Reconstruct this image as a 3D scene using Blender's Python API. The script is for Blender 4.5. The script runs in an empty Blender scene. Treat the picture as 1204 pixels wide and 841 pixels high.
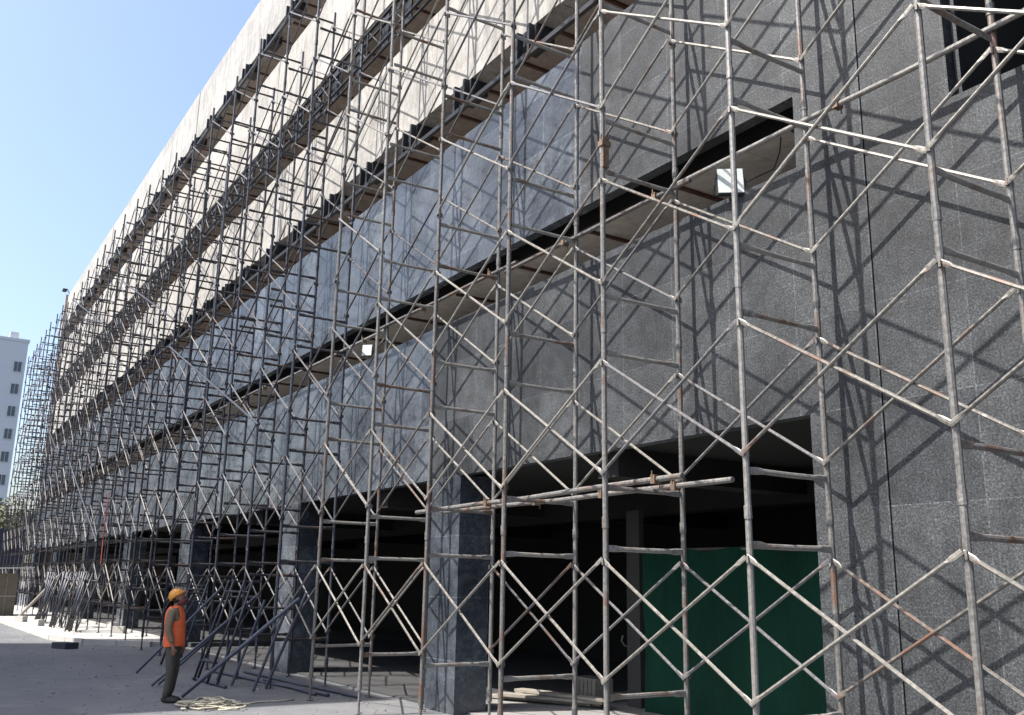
import bpy, math, random
from mathutils import Vector, Matrix
random.seed(7)
R = math.radians
# ------------------------------------------------------------ camera, sky, sun, exposure
scn = bpy.context.scene
col = scn.collection
EYE = 1.85
cam = bpy.data.cameras.new('camera')
camo = bpy.data.objects.new('camera', cam); col.objects.link(camo)
FW = Vector((-0.82005, 0.52217, 0.23460)).normalized()
pitch, roll, yaw = R(13.5684), R(1.0844), R(57.525)
FW = Vector((-math.sin(yaw)*math.cos(pitch), math.cos(yaw)*math.cos(pitch), math.sin(pitch)))
r0 = Vector((math.cos(yaw), math.sin(yaw), 0)); u0 = r0.cross(FW)
rt = r0*math.cos(roll) + u0*math.sin(roll); up = -r0*math.sin(roll) + u0*math.cos(roll)
m = Matrix((rt, up, -FW)).transposed().to_4x4(); m.translation = (0, 0, EYE)
camo.matrix_world = m
cam.sensor_width = 36; cam.lens = 33.32; cam.clip_end = 2000; cam.clip_start = 0.05
scn.camera = camo
SUN_A, SUN_B = 0.27, 1.45
sun_dir = Vector((SUN_A, 1.0, -SUN_B)).normalized()
w = bpy.data.worlds.new('World'); scn.world = w; w.use_nodes = True
nt = w.node_tree; bg = nt.nodes['Background']
sky = nt.nodes.new('ShaderNodeTexSky'); sky.sky_type = 'NISHITA'; sky.sun_disc = False
sky.sun_elevation = math.asin(-sun_dir.z); sky.sun_rotation = math.atan2(-sun_dir.x, -sun_dir.y)
sky.air_density = 1.0; sky.dust_density = 3.4; sky.ozone_density = 1.9
nt.links.new(sky.outputs[0], bg.inputs[0]); bg.inputs[1].default_value = 0.15
sl = bpy.data.lights.new('sun', 'SUN'); sl.energy = 5.0; sl.angle = R(0.5); sl.color = (1.0, 0.95, 0.88)
so = bpy.data.objects.new('sun', sl); col.objects.link(so)
so.rotation_euler = sun_dir.to_track_quat('-Z', 'Y').to_euler(); so.location = (-20, -30, 60)
scn.view_settings.view_transform = 'Standard'; scn.view_settings.look = 'None'
scn.view_settings.exposure = 1.02; scn.view_settings.gamma = 1.0
scn.view_settings.use_curve_mapping = False

# ------------------------------------------------------------ materials
def new_mat(name):
    mt = bpy.data.materials.new(name); mt.use_nodes = True
    return mt, mt.node_tree, mt.node_tree.nodes['Principled BSDF']
def node(t, typ, **kw):
    n = t.nodes.new(typ)
    for k, v in kw.items():
        if k in n.inputs: n.inputs[k].default_value = v
        else: setattr(n, k, v)
    return n
def ramp(t, fac, stops):
    r = t.nodes.new('ShaderNodeValToRGB'); t.links.new(fac, r.inputs[0])
    e = r.color_ramp.elements
    while len(e) < len(stops): e.new(0.5)
    for el, (p, c) in zip(e, stops): el.position = p; el.color = (*c, 1)
    return r.outputs[0]
def mixc(t, fac, a, b, mode='MIX'):
    mx = t.nodes.new('ShaderNodeMix'); mx.data_type = 'RGBA'; mx.blend_type = mode
    for i, v in ((0, fac), (6, a), (7, b)):
        if hasattr(v, 'is_output'): t.links.new(v, mx.inputs[i])
        elif i == 0: mx.inputs[0].default_value = v
        else: mx.inputs[i].default_value = (*v, 1)
    return mx.outputs[2]
def coords(t, scale=(1, 1, 1)):
    tc = t.nodes.new('ShaderNodeTexCoord'); mp = t.nodes.new('ShaderNodeMapping')
    mp.inputs['Scale'].default_value = scale
    t.links.new(tc.outputs['Object'], mp.inputs[0]); return mp.outputs[0]
def noise(t, vec, scale, detail=4, rough=0.55):
    n = node(t, 'ShaderNodeTexNoise', Scale=scale, Detail=detail, Roughness=rough)
    t.links.new(vec, n.inputs['Vector']); return n.outputs['Fac']
def bump(t, b, h, strength, dist=0.01):
    bp = node(t, 'ShaderNodeBump', Strength=strength, Distance=dist)
    t.links.new(h, bp.inputs['Height']); t.links.new(bp.outputs[0], b.inputs['Normal'])

def noisy(name, c1, c2, scale=3, rough=0.8, metal=0.0, fine=60, bmp=0.3, scl=(1, 1, 1)):
    mt, t, b = new_mat(name); v = coords(t, scl)
    f = noise(t, v, scale, 6, 0.6); g = noise(t, v, fine, 3)
    c = ramp(t, f, [(0.3, c1), (0.7, c2)])
    c = mixc(t, 0.35, c, ramp(t, g, [(0.3, tuple(x*0.55 for x in c1)), (0.7, tuple(min(1, x*1.4) for x in c2))]))
    t.links.new(c, b.inputs['Base Color']); b.inputs['Roughness'].default_value = rough
    b.inputs['Metallic'].default_value = metal
    if bmp: bump(t, b, g, bmp)
    return mt

def metal_mat(name, base, dark, rust, rough=0.45, rust_lo=0.56, metal=0.22):
    mt, t, b = new_mat(name); v = coords(t)
    oi = t.nodes.new('ShaderNodeObjectInfo')
    add = t.nodes.new('ShaderNodeVectorMath'); add.operation = 'ADD'
    sc = t.nodes.new('ShaderNodeVectorMath'); sc.operation = 'SCALE'; sc.inputs[3].default_value = 37.0
    cx = t.nodes.new('ShaderNodeCombineXYZ')
    for i in range(3): t.links.new(oi.outputs['Random'], cx.inputs[i])
    t.links.new(cx.outputs[0], sc.inputs[0]); t.links.new(v, add.inputs[0]); t.links.new(sc.outputs[0], add.inputs[1])
    vv = add.outputs[0]
    f = noise(t, vv, 2.2, 6, 0.65); g = noise(t, vv, 30, 4, 0.6); h = noise(t, vv, 7, 5, 0.7)
    c = ramp(t, oi.outputs['Random'], [(0.0, base), (0.55, tuple((x+y)/2 for x, y in zip(base, dark))), (1.0, dark)])
    c = mixc(t, 0.4, c, ramp(t, g, [(0.3, tuple(x*0.5 for x in dark)), (0.7, tuple(min(1, x*1.35) for x in base))]))
    mr = t.nodes.new('ShaderNodeMath'); mr.operation = 'ADD'
    mul = t.nodes.new('ShaderNodeMath'); mul.operation = 'MULTIPLY'; mul.inputs[1].default_value = 0.16
    t.links.new(oi.outputs['Random'], mul.inputs[0]); t.links.new(mul.outputs[0], mr.inputs[0]); t.links.new(f, mr.inputs[1])
    c = mixc(t, ramp(t, mr.outputs[0], [(rust_lo, (0, 0, 0)), (rust_lo+0.14, (1, 1, 1))]), c, rust)
    # splashes of cement
    c = mixc(t, ramp(t, h, [(0.63, (0, 0, 0)), (0.69, (0.7, 0.7, 0.7))]), c, (0.34, 0.33, 0.31))
    t.links.new(c, b.inputs['Base Color'])
    rr = ramp(t, g, [(0.3, (rough-.1,)*3), (0.7, (rough+.2,)*3)])
    t.links.new(rr, b.inputs['Roughness']); b.inputs['Metallic'].default_value = metal
    bump(t, b, g, 0.25, 0.004)
    return mt

def granite(name, rough_face):
    mt, t, b = new_mat(name)
    v = coords(t)
    sep = t.nodes.new('ShaderNodeSeparateXYZ'); t.links.new(v, sep.inputs[0])
    cmb = t.nodes.new('ShaderNodeCombineXYZ'); t.links.new(sep.outputs[0], cmb.inputs[0]); t.links.new(sep.outputs[2], cmb.inputs[1])
    off = t.nodes.new('ShaderNodeVectorMath'); off.operation = 'ADD'
    off.inputs[1].default_value = (100*0.9+4.34-0.9*4, 50*0.92-0.75, 0)
    t.links.new(cmb.outputs[0], off.inputs[0])
    br = t.nodes.new('ShaderNodeTexBrick'); br.offset = 0.0; br.squash = 1.0
    br.inputs['Scale'].default_value = 1.0; br.inputs['Brick Width'].default_value = 0.9; br.inputs['Row Height'].default_value = 0.92
    br.inputs['Mortar Size'].default_value = 0.0055; br.inputs['Mortar Smooth'].default_value = 0.3; br.inputs['Bias'].default_value = 0.0
    br.inputs['Color1'].default_value = (0.62, 0.64, 0.68, 1); br.inputs['Color2'].default_value = (1.3, 1.28, 1.25, 1)
    br.inputs['Mortar'].default_value = (2.1, 2.1, 2.05, 1)
    t.links.new(off.outputs[0], br.inputs['Vector'])
    big = noise(t, v, 0.7, 5, 0.6); fine = noise(t, v, 52, 6, 0.8)
    st = node(t, 'ShaderNodeMapping'); st.inputs['Scale'].default_value = (11, 11, 2.2)
    t.links.new(v, st.inputs[0]); streak = noise(t, st.outputs[0], 3.2, 4, 0.7)
    if rough_face:
        c = ramp(t, fine, [(0.36, (0.007, 0.008, 0.010)), (0.5, (0.027, 0.030, 0.033)), (0.66, (0.092, 0.099, 0.107))])
    else:
        c = ramp(t, fine, [(0.34, (0.03, 0.036, 0.044)), (0.5, (0.055, 0.063, 0.075)), (0.68, (0.10, 0.112, 0.13))])
    c = mixc(t, 0.55, c, ramp(t, big, [(0.36, (0.35, 0.36, 0.38)), (0.5, (1.0, 1.0, 1.0)), (0.64, (1.75, 1.75, 1.72))]), 'MULTIPLY')
    mid = noise(t, v, 6.0, 6, 0.75)
    c = mixc(t, 0.7, c, ramp(t, mid, [(0.36, (0.55, 0.55, 0.56)), (0.62, (1.5, 1.5, 1.5))]), 'MULTIPLY')
    c = mixc(t, 0.8, c, br.outputs['Color'], 'MULTIPLY')
    # lime runs down the face
    c = mixc(t, ramp(t, streak, [(0.54, (0, 0, 0)), (0.82, (0.3, 0.3, 0.3))]), c, (0.13, 0.13, 0.13))
    t.links.new(c, b.inputs['Base Color'])
    if rough_face:
        b.inputs['Roughness'].default_value = 0.6; b.inputs['Specular IOR Level'].default_value = 0.35
        bump(t, b, fine, 0.5, 0.01)
    else:
        b.inputs['Specular IOR Level'].default_value = 0.42
        rr = ramp(t, mid, [(0.35, (0.10,)*3), (0.65, (0.38,)*3)])
        t.links.new(rr, b.inputs['Roughness'])
        wav = noise(t, v, 1.6, 2, 0.4); bump(t, b, wav, 0.12, 0.02)
    return mt

def concrete(name, c1, c2, stain, boards=True):
    mt, t, b = new_mat(name); v = coords(t)
    f = noise(t, v, 0.5, 6, 0.65); g = noise(t, v, 9, 5, 0.65)
    st = node(t, 'ShaderNodeMapping'); st.inputs['Scale'].default_value = (1.6, 1.6, 0.35)
    t.links.new(v, st.inputs[0]); s = noise(t, st.outputs[0], 2.6, 5, 0.7)
    c = ramp(t, f, [(0.3, c1), (0.7, c2)])
    c = mixc(t, 0.3, c, ramp(t, g, [(0.3, tuple(x*0.6 for x in c1)), (0.7, tuple(min(1, x*1.25) for x in c2))]))
    c = mixc(t, ramp(t, s, [(0.47, (0, 0, 0)), (0.72, (0.85, 0.85, 0.85))]), c, stain)
    # formwork lifts and tie marks
    sep = t.nodes.new('ShaderNodeSeparateXYZ'); t.links.new(v, sep.inputs[0])
    cmb = t.nodes.new('ShaderNodeCombineXYZ'); t.links.new(sep.outputs[0], cmb.inputs[0]); t.links.new(sep.outputs[2], cmb.inputs[1])
    of = t.nodes.new('ShaderNodeVectorMath'); of.operation = 'ADD'; of.inputs[1].default_value = (244, 244, 0); t.links.new(cmb.outputs[0], of.inputs[0])
    br = t.nodes.new('ShaderNodeTexBrick'); br.offset = 0.5
    for k_, v_ in (('Scale', 1.0), ('Brick Width', 2.44), ('Row Height', 0.61), ('Mortar Size', 0.008), ('Mortar Smooth', 0.4), ('Bias', 0.0)): br.inputs[k_].default_value = v_
    br.inputs['Color1'].default_value = (0.84, 0.84, 0.84, 1); br.inputs['Color2'].default_value = (1.08, 1.07, 1.05, 1); br.inputs['Mortar'].default_value = (0.6, 0.58, 0.55, 1)
    t.links.new(of.outputs[0], br.inputs['Vector'])
    c = mixc(t, 0.75, c, br.outputs['Color'], 'MULTIPLY')
    t.links.new(c, b.inputs['Base Color']); b.inputs['Roughness'].default_value = 0.9
    bump(t, b, g, 0.35, 0.02)
    return mt

M = dict(
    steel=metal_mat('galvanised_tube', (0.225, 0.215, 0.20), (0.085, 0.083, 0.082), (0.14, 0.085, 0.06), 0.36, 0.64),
    far_steel=metal_mat('dark_tube', (0.05, 0.055, 0.07), (0.018, 0.021, 0.032), (0.07, 0.04, 0.03), 0.42, 0.66),  # darker tube tone, mainly on the distant towers
    far_transom=metal_mat('dark_transom', (0.06, 0.06, 0.065), (0.02, 0.02, 0.026), (0.07, 0.04, 0.03), 0.45, 0.62),
    far_brace=metal_mat('dark_brace_tube', (0.16, 0.155, 0.155), (0.04, 0.042, 0.052), (0.09, 0.055, 0.04), 0.42, 0.62),  # darker brace tone, mainly on the distant towers
    brace=metal_mat('brace_tube', (0.25, 0.235, 0.21), (0.085, 0.08, 0.072), (0.15, 0.085, 0.06), 0.38, 0.66),
    transom=metal_mat('transom_tube', (0.27, 0.26, 0.24), (0.14, 0.135, 0.13), (0.13, 0.075, 0.05), 0.5, 0.6),
    blue=noisy('blue_black_tube', (0.03, 0.035, 0.05), (0.07, 0.08, 0.11), 4, 0.45, 0.3),
    clamp=noisy('rusty_clamp', (0.10, 0.06, 0.04), (0.24, 0.17, 0.12), 12, 0.6, 0.5),
    granite=granite('flamed_granite', True), polished=granite('polished_granite', False),
    cream=concrete('cream_concrete', (0.29, 0.283, 0.265), (0.40, 0.39, 0.37), (0.15, 0.142, 0.13)),
    grey=concrete('grey_concrete', (0.28, 0.278, 0.27), (0.38, 0.377, 0.365), (0.14, 0.138, 0.13)),
    soffit=concrete('soffit_concrete', (0.30, 0.26, 0.23), (0.39, 0.345, 0.31), (0.21, 0.18, 0.155)),
    dark=noisy('recess_shade_black', (0.006, 0.006, 0.006), (0.012, 0.012, 0.012), 1.2, 0.9),  # darkness of the rooms and recesses put into the colour
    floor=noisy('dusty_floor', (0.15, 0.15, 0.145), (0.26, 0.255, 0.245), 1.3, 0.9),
    shadefloor=noisy('shade_dark_floor', (0.025, 0.027, 0.03), (0.055, 0.055, 0.056), 0.8, 0.8),  # shade of the room's left part put into the floor colour
    slot=concrete('slot_concrete', (0.44, 0.40, 0.36), (0.54, 0.50, 0.46), (0.34, 0.30, 0.265)),
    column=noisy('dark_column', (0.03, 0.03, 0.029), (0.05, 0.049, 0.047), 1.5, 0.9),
    rust=noisy('red_oxide_steel', (0.05, 0.022, 0.016), (0.11, 0.05, 0.035), 6, 0.7, 0.2),
    black=noisy('black_steel', (0.015, 0.017, 0.02), (0.035, 0.038, 0.045), 5, 0.5, 0.4),
    plank=noisy('weathered_plank', (0.20, 0.18, 0.15), (0.34, 0.31, 0.27), 4, 0.85, scl=(1, 6, 6)),
    rope=noisy('pale_rope', (0.33, 0.30, 0.22), (0.52, 0.48, 0.38), 20, 0.95),
    red=noisy('red_rope', (0.2, 0.03, 0.02), (0.32, 0.06, 0.04), 8, 0.8),
    white=noisy('white_enamel', (0.40, 0.44, 0.43), (0.48, 0.52, 0.51), 5, 0.5, bmp=0),
    block=noisy('far_render', (0.44, 0.455, 0.48), (0.50, 0.515, 0.54), 0.2, 0.85, bmp=0),
    glass=noisy('dark_glass', (0.04, 0.05, 0.06), (0.08, 0.09, 0.11), 1.0, 0.12, bmp=0),
    opp=noisy('opposite_render', (0.24, 0.25, 0.27), (0.34, 0.35, 0.36), 0.3, 0.85),
    navy=noisy('navy_sheet', (0.018, 0.022, 0.045), (0.03, 0.036, 0.065), 1.5, 0.55),
    hut=noisy('brown_board', (0.12, 0.10, 0.075), (0.18, 0.15, 0.11), 2, 0.85),
    roofsheet=noisy('zinc_sheet', (0.45, 0.44, 0.42), (0.6, 0.58, 0.55), 3, 0.5),
    bark=noisy('bark', (0.06, 0.045, 0.03), (0.12, 0.09, 0.065), 8, 0.95),
    leaf=noisy('leaf', (0.05, 0.06, 0.03), (0.13, 0.13, 0.075), 1.2, 0.75, bmp=0),
    kerb=noisy('kerb_concrete', (0.34, 0.33, 0.31), (0.46, 0.45, 0.42), 2, 0.9),
    slab=noisy('dusty_slab', (0.30, 0.295, 0.28), (0.42, 0.41, 0.39), 0.9, 0.92),
)
# ground
mt, t, b = new_mat('worn_tarmac'); v = coords(t)
f = noise(t, v, 0.22, 7, 0.62); g = noise(t, v, 2.4, 6, 0.7); h = noise(t, v, 60, 3)
c = ramp(t, f, [(0.34, (0.062, 0.07, 0.082)), (0.5, (0.105, 0.113, 0.126)), (0.68, (0.175, 0.176, 0.178))])
c = mixc(t, 0.35, c, ramp(t, g, [(0.3, (0.035, 0.04, 0.046)), (0.7, (0.17, 0.17, 0.17))]))
c = mixc(t, 0.22, c, ramp(t, h, [(0.3, (0.04, 0.04, 0.04)), (0.7, (0.25, 0.25, 0.25))]))
vo = t.nodes.new('ShaderNodeTexVoronoi'); vo.feature = 'DISTANCE_TO_EDGE'; vo.inputs['Scale'].default_value = 0.32
dn = t.nodes.new('ShaderNodeTexNoise'); dn.inputs['Scale'].default_value = 1.1; t.links.new(v, dn.inputs['Vector'])
dv = t.nodes.new('ShaderNodeVectorMath'); dv.operation = 'MULTIPLY_ADD'; dv.inputs[1].default_value = (1.4, 1.4, 0)
t.links.new(dn.outputs['Color'], dv.inputs[0]); t.links.new(v, dv.inputs[2]); t.links.new(dv.outputs[0], vo.inputs['Vector'])
c = mixc(t, ramp(t, vo.outputs['Distance'], [(0.0, (0.75, 0.75, 0.75)), (0.008, (0, 0, 0))]), c, (0.05, 0.052, 0.055))
sp = noise(t, v, 0.9, 7, 0.75)
c = mixc(t, ramp(t, sp, [(0.58, (0, 0, 0)), (0.66, (0.5, 0.5, 0.5))]), c, (0.20, 0.195, 0.185))
t.links.new(c, b.inputs['Base Color']); b.inputs['Roughness'].default_value = 0.8
bump(t, b, h, 0.4, 0.01); M['ground'] = mt
# green tarpaulin
mt, t, b = new_mat('green_tarpaulin'); v = coords(t, (1, 1, 0.35))
f = noise(t, v, 1.4, 5); wv = noise(t, coords(t, (3, 3, 0.5)), 2.0, 4)
t.links.new(ramp(t, f, [(0.3, (0.002, 0.024, 0.015)), (0.7, (0.004, 0.044, 0.028))]), b.inputs['Base Color'])
b.inputs['Roughness'].default_value = 0.85; b.inputs['Specular IOR Level'].default_value = 0.2; bump(t, b, wv, 0.7, 0.08); M['tarp'] = mt
def plain(name, c, rough=0.8):
    return noisy(name, tuple(x*0.82 for x in c), tuple(min(1, x*1.15) for x in c), 9, rough, bmp=0.2)
M['vest'] = noisy('orange_vest', (0.55, 0.085, 0.025), (0.74, 0.15, 0.05), 7, 0.85, bmp=0.5); M['sleeve'] = plain('brown_sleeve', (0.16, 0.115, 0.075))
M['trouser'] = plain('dark_trousers', (0.055, 0.05, 0.042)); M['boot'] = plain('boot', (0.03, 0.028, 0.028))
M['helmet'] = plain('mustard_helmet', (0.62, 0.27, 0.04), 0.5); M['skin'] = plain('skin', (0.23, 0.12, 0.085), 0.6)
M['scarf'] = plain('maroon_scarf', (0.12, 0.03, 0.03)); M['hair'] = plain('hair', (0.01, 0.009, 0.008))

# ------------------------------------------------------------ mesh helpers
class MB:
    def __init__(s): s.v = []; s.f = []; s.mi = []; s.k = 0
    def quad(s, *p):
        n = len(s.v); s.v += [tuple(q) for q in p]; s.f.append(tuple(range(n, n+len(p)))); s.mi.append(s.k)
    def box(s, x0, x1, y0, y1, z0, z1):
        n = len(s.v)
        s.v += [(x, y, z) for z in (z0, z1) for y in (y0, y1) for x in (x0, x1)]
        for q in ((0, 2, 3, 1), (4, 5, 7, 6), (0, 1, 5, 4), (2, 6, 7, 3), (0, 4, 6, 2), (1, 3, 7, 5)):
            s.f.append(tuple(n+i for i in q)); s.mi.append(s.k)
        return s
    def obox(s, c, ax, ay, az, hx, hy, hz):
        n = len(s.v); c = Vector(c)
        for k in (-1, 1):
            for j in (-1, 1):
                for i in (-1, 1): s.v.append(tuple(c+ax*hx*i+ay*hy*j+az*hz*k))
        for q in ((0, 2, 3, 1), (4, 5, 7, 6), (0, 1, 5, 4), (2, 6, 7, 3), (0, 4, 6, 2), (1, 3, 7, 5)):
            s.f.append(tuple(n+i for i in q)); s.mi.append(s.k)
        return s
    def path(s, pts, rad, seg=8, flat=None):
        """a tube through the points; rad is one radius or one per point; flat gives (across, tall) factors per point"""
        pts = [Vector(p) for p in pts]; n0 = len(s.v)
        if not hasattr(rad, '__len__'): rad = [rad]*len(pts)
        prev = None
        for i, p in enumerate(pts):
            d = (pts[min(i+1, len(pts)-1)]-pts[max(i-1, 0)]).normalized()
            if prev is None:
                a = Vector((0, 0, 1)) if abs(d.z) < 0.9 else Vector((1, 0, 0))
                prev = (a - d*a.dot(d)).normalized()
            e1 = (prev - d*prev.dot(d)).normalized(); e2 = d.cross(e1); prev = e1
            fx, fy = (1, 1) if flat is None else flat[i]
            for j in range(seg):
                an = 2*math.pi*j/seg
                s.v.append(tuple(p+e1*math.cos(an)*rad[i]*fy+e2*math.sin(an)*rad[i]*fx))
        for i in range(len(pts)-1):
            for j in range(seg):
                a = n0+i*seg+j; b_ = n0+i*seg+(j+1) % seg
                s.f.append((a, b_, b_+seg, a+seg)); s.mi.append(s.k)
        s.f.append(tuple(n0+j for j in range(seg))[::-1]); s.mi.append(s.k)
        e = n0+(len(pts)-1)*seg
        s.f.append(tuple(e+j for j in range(seg))); s.mi.append(s.k)
        return s
    def mesh(s, name, mats, smooth=False):
        me = bpy.data.meshes.new(name); me.from_pydata(s.v, [], s.f)
        if not isinstance(mats, (list, tuple)): mats = [mats]
        for q in mats: me.materials.append(q)
        for p, k in zip(me.polygons, s.mi): p.material_index = k
        if smooth:
            for p in me.polygons: p.use_smooth = len(p.vertices) == 4
        me.update(); return me
    def build(s, name, mats, parent=None, smooth=False, world=True):
        return link(name, s.mesh(name, mats, smooth), parent, world)
def link(name, me, parent=None, world=True, loc=None):
    o = bpy.data.objects.new(name, me); col.objects.link(o)
    if loc is not None: o.location = loc
    if parent is not None:
        o.parent = parent
        if world:
            o.matrix_parent_inverse = base_of(parent).inverted()
    return o
def base_of(o):
    mm = Matrix.LocRotScale(o.location, o.rotation_euler, o.scale)
    if o.parent is not None: mm = base_of(o.parent) @ o.matrix_parent_inverse @ mm
    return mm
def tag(o, label=None, cat=None, group=None, kind=None):
    if label: o['label'] = label
    if cat: o['category'] = cat
    if group: o['group'] = group
    if kind: o['kind'] = kind
    return o
def thing(name, loc, label, cat, group=None):
    o = bpy.data.objects.new(name, None); col.objects.link(o); o.location = loc; o.empty_display_size = 0.3
    return tag(o, label, cat, group)

# ------------------------------------------------------------ ground and plinth
g = MB(); n = 40
xs = [-900, -400, -200, -120] + [-80+i*4 for i in range(26)] + [60, 200, 600]
ys = [-600, -200, -80, -40] + [-20+i*4 for i in range(14)] + [60, 120, 300, 700]
for i in range(len(xs)-1):
    for j in range(len(ys)-1):
        g.quad((xs[i], ys[j], 0), (xs[i+1], ys[j], 0), (xs[i+1], ys[j+1], 0), (xs[i], ys[j+1], 0))
tag(g.build('ground', M['ground']), kind='structure')
p = MB()
PL = 0.13
p.v = [(-68, 3.6, 0), (-44, 4.35, 0), (-33, 4.55, 0), (-30.6, 5.1, 0), (-29, 6.6, 0), (-28.4, 12, 0), (-68, 12, 0)]
p.v += [(x, y, PL) for x, y, z in p.v]
p.f = [(7, 8, 9, 10, 11, 12, 13)] + [(i, (i+1) % 7, (i+1) % 7+7, i+7) for i in range(7)]; p.mi = [0]*8
tag(p.build('pavement', M['slab']), kind='structure')
k = MB()
kp = [(-68, 3.6), (-44, 4.35), (-33, 4.55), (-30.6, 5.1), (-29, 6.6)]
for (a, b_), (c_, d_) in zip(kp[:-1], kp[1:]):
    L = math.hypot(c_-a, d_-b_); nn = max(1, int(L/1.0)); dx, dy = (c_-a)/L, (d_-b_)/L
    for i in range(nn):
        s0, s1 = L*i/nn+0.01, L*(i+1)/nn-0.01
        mid = Vector((a+dx*(s0+s1)/2, b_+dy*(s0+s1)/2, 0.075)) + Vector((dy, -dx, 0))*0.07
        k.obox(mid, Vector((dx, dy, 0)), Vector((-dy, dx, 0)), Vector((0, 0, 1)), (s1-s0)/2, 0.065, 0.075)
tag(k.build('kerb', M['kerb']), kind='structure')

# ------------------------------------------------------------ the building
YW = 7.25; TH = 0.16; XE = -66.3; XR = -8.4
B = thing('unfinished_building', (-30, 9.5, 0), 'long unfinished block clad in dark grey granite below bare cream concrete bands', 'building')
gr = MB()
gr.box(-9.7, -6.03, YW, YW+TH, 3.51, 6.08)
gr.box(-13.9, -9.7, YW, YW+TH, 3.51, 6.08)
gr.box(-9.7, -8.4, YW, YW+TH, 6.88, 9.4)
gr.box(-8.4, -6.03, YW, YW+TH, 6.88, 20)
gr.box(-6.03, -5.228, YW, YW+TH, 0, 20)
gr.box(-5.212, -4.32, YW, YW+TH, 0, 20)
gr.box(-4.32, -1.3, YW, YW+TH, 0, 6.09)
gr.box(-4.32, -1.3, YW, YW+TH, 8.9, 20)
gr.box(-1.3, 14, YW, YW+TH, 0, 20)
gr.build('granite_cladding', M['granite'], B)
po = MB()
po.box(XE, -13.9, YW, YW+TH, 3.51, 6.08)
po.box(XE, -9.7, YW, YW+TH, 6.88, 9.34)
po.build('polished_cladding', M['polished'], B)
gj = MB()
gj.box(-5.228, -5.212, YW+0.05, YW+TH, 0, 20)
gj.build('expansion_joint', M['black'], B)
for i, (a, b_) in enumerate(((-13.72, -12.8), (-20.95, -19.85), (-29.7, -28.6), (-38.0, -36.8), (-47.0, -45.8), (-56.4, -55.2), (-65.6, -64.4))):
    c1 = MB(); c1.box(a, b_, YW, YW+0.55, 0, 3.51); c1.build('granite_column', M['polished'], B)
for zb, zt, mm, nm in ((10.54, 12.62, 'cream', 'concrete_band'), (14.1, 16.45, 'cream', 'concrete_band'), (17.88, 19.93, 'grey', 'concrete_parapet')):
    f1 = MB(); xx = XE
    random.seed(int(zb))
    while xx < XR-0.1:
        x2 = min(XR, xx+random.uniform(3.2, 4.6)); dy = random.uniform(-0.012, 0.012)
        f1.box(xx, x2-0.015, 7.43+dy, 7.75, zb+random.uniform(-.012, .012), zt+random.uniform(-.015, .015)); xx = x2
    f1.build(nm, M[mm], B)
# soffits with their steel battens, floors, back walls
for z, zb0 in ((10.58, 9.2), (14.14, 12.6), (17.92, 16.43)):
    s = MB(); s.box(XE, XR, 7.76, 11.5, z, z+0.25)
    s.k = 1; xx = XR-0.5
    while xx > XE:
        s.box(xx-0.035, xx+0.035, 7.77, 11.4, z-0.035, z-0.003); xx -= 1.12
    s.build('soffit', [M['soffit'], M['rust']], B)
    fl = MB(); fl.box(XE, XR, 7.76, 11.5, zb0-0.2, zb0); fl.build('floor_slab', M['soffit'], B)
bk = MB(); bk.box(XE, XR, 11.5, 11.8, 3.8, 20); bk.build('back_wall', M['soffit'], B)
sl_ = MB()
sl_.box(XE, -6.03, 7.9, 11.5, 6.96, 7.1)
sl_.k = 1; xx = -6.6
while xx > XE:
    sl_.box(xx-0.03, xx+0.03, 7.91, 11.4, 6.92, 6.957); xx -= 1.93
sl_.build('soffit', [M['slot'], M['rust']], B)
cv = MB(); cv.box(XE, -6.03, 7.42, 7.9, 8.0, 8.1); cv.box(XE, -6.03, 7.86, 7.899, 6.963, 7.99); cv.box(XE, -6.03, 7.412, 7.43, 6.9, 8.0); cv.build('cavity_shade_lining', M['dark'], B)  # near-black boards added to stand in for the shade inside the slot
fs = MB(); fs.box(XE, -6.03, 7.42, 11.5, 5.6, 5.8); fs.build('floor_slab', M['grey'], B)
for bb in ((-6.02, -5.9, 7.42, 11.5, 3.8, 9.4), (XR, XR+0.2, 7.42, 11.5, 9.401, 20), (XE-0.25, XE, 7.3, 16.2, 0, 20)):
    ew = MB(); ew.box(*bb); ew.build('end_wall', M['soffit'], B)
rf = MB(); rf.box(XE, 14, 7.78, 16, 19.6, 19.8); rf.build('roof', M['grey'], B)
# ground floor room
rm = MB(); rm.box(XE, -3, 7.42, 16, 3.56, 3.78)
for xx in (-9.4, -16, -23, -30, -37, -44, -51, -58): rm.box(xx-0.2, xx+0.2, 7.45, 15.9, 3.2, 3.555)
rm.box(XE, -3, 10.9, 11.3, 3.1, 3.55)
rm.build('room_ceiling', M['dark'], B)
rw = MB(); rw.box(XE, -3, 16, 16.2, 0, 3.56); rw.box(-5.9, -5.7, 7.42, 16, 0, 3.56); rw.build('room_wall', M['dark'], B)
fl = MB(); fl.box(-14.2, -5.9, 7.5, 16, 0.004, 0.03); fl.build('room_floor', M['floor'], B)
fl = MB(); fl.box(-28.2, -14.2, 7.45, 15.9, 0.004, 0.026); fl.build('room_floor', M['shadefloor'], B)
fl = MB(); fl.box(XE, -28.2, 7.45, 15.9, 0.004, 0.137); fl.build('room_floor', M['shadefloor'], B)
cn = MB(); cn.box(-12.40, -12.08, 10.2, 10.3, 0, 3.1); cn.build('inner_column', M['column'], B)
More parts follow.
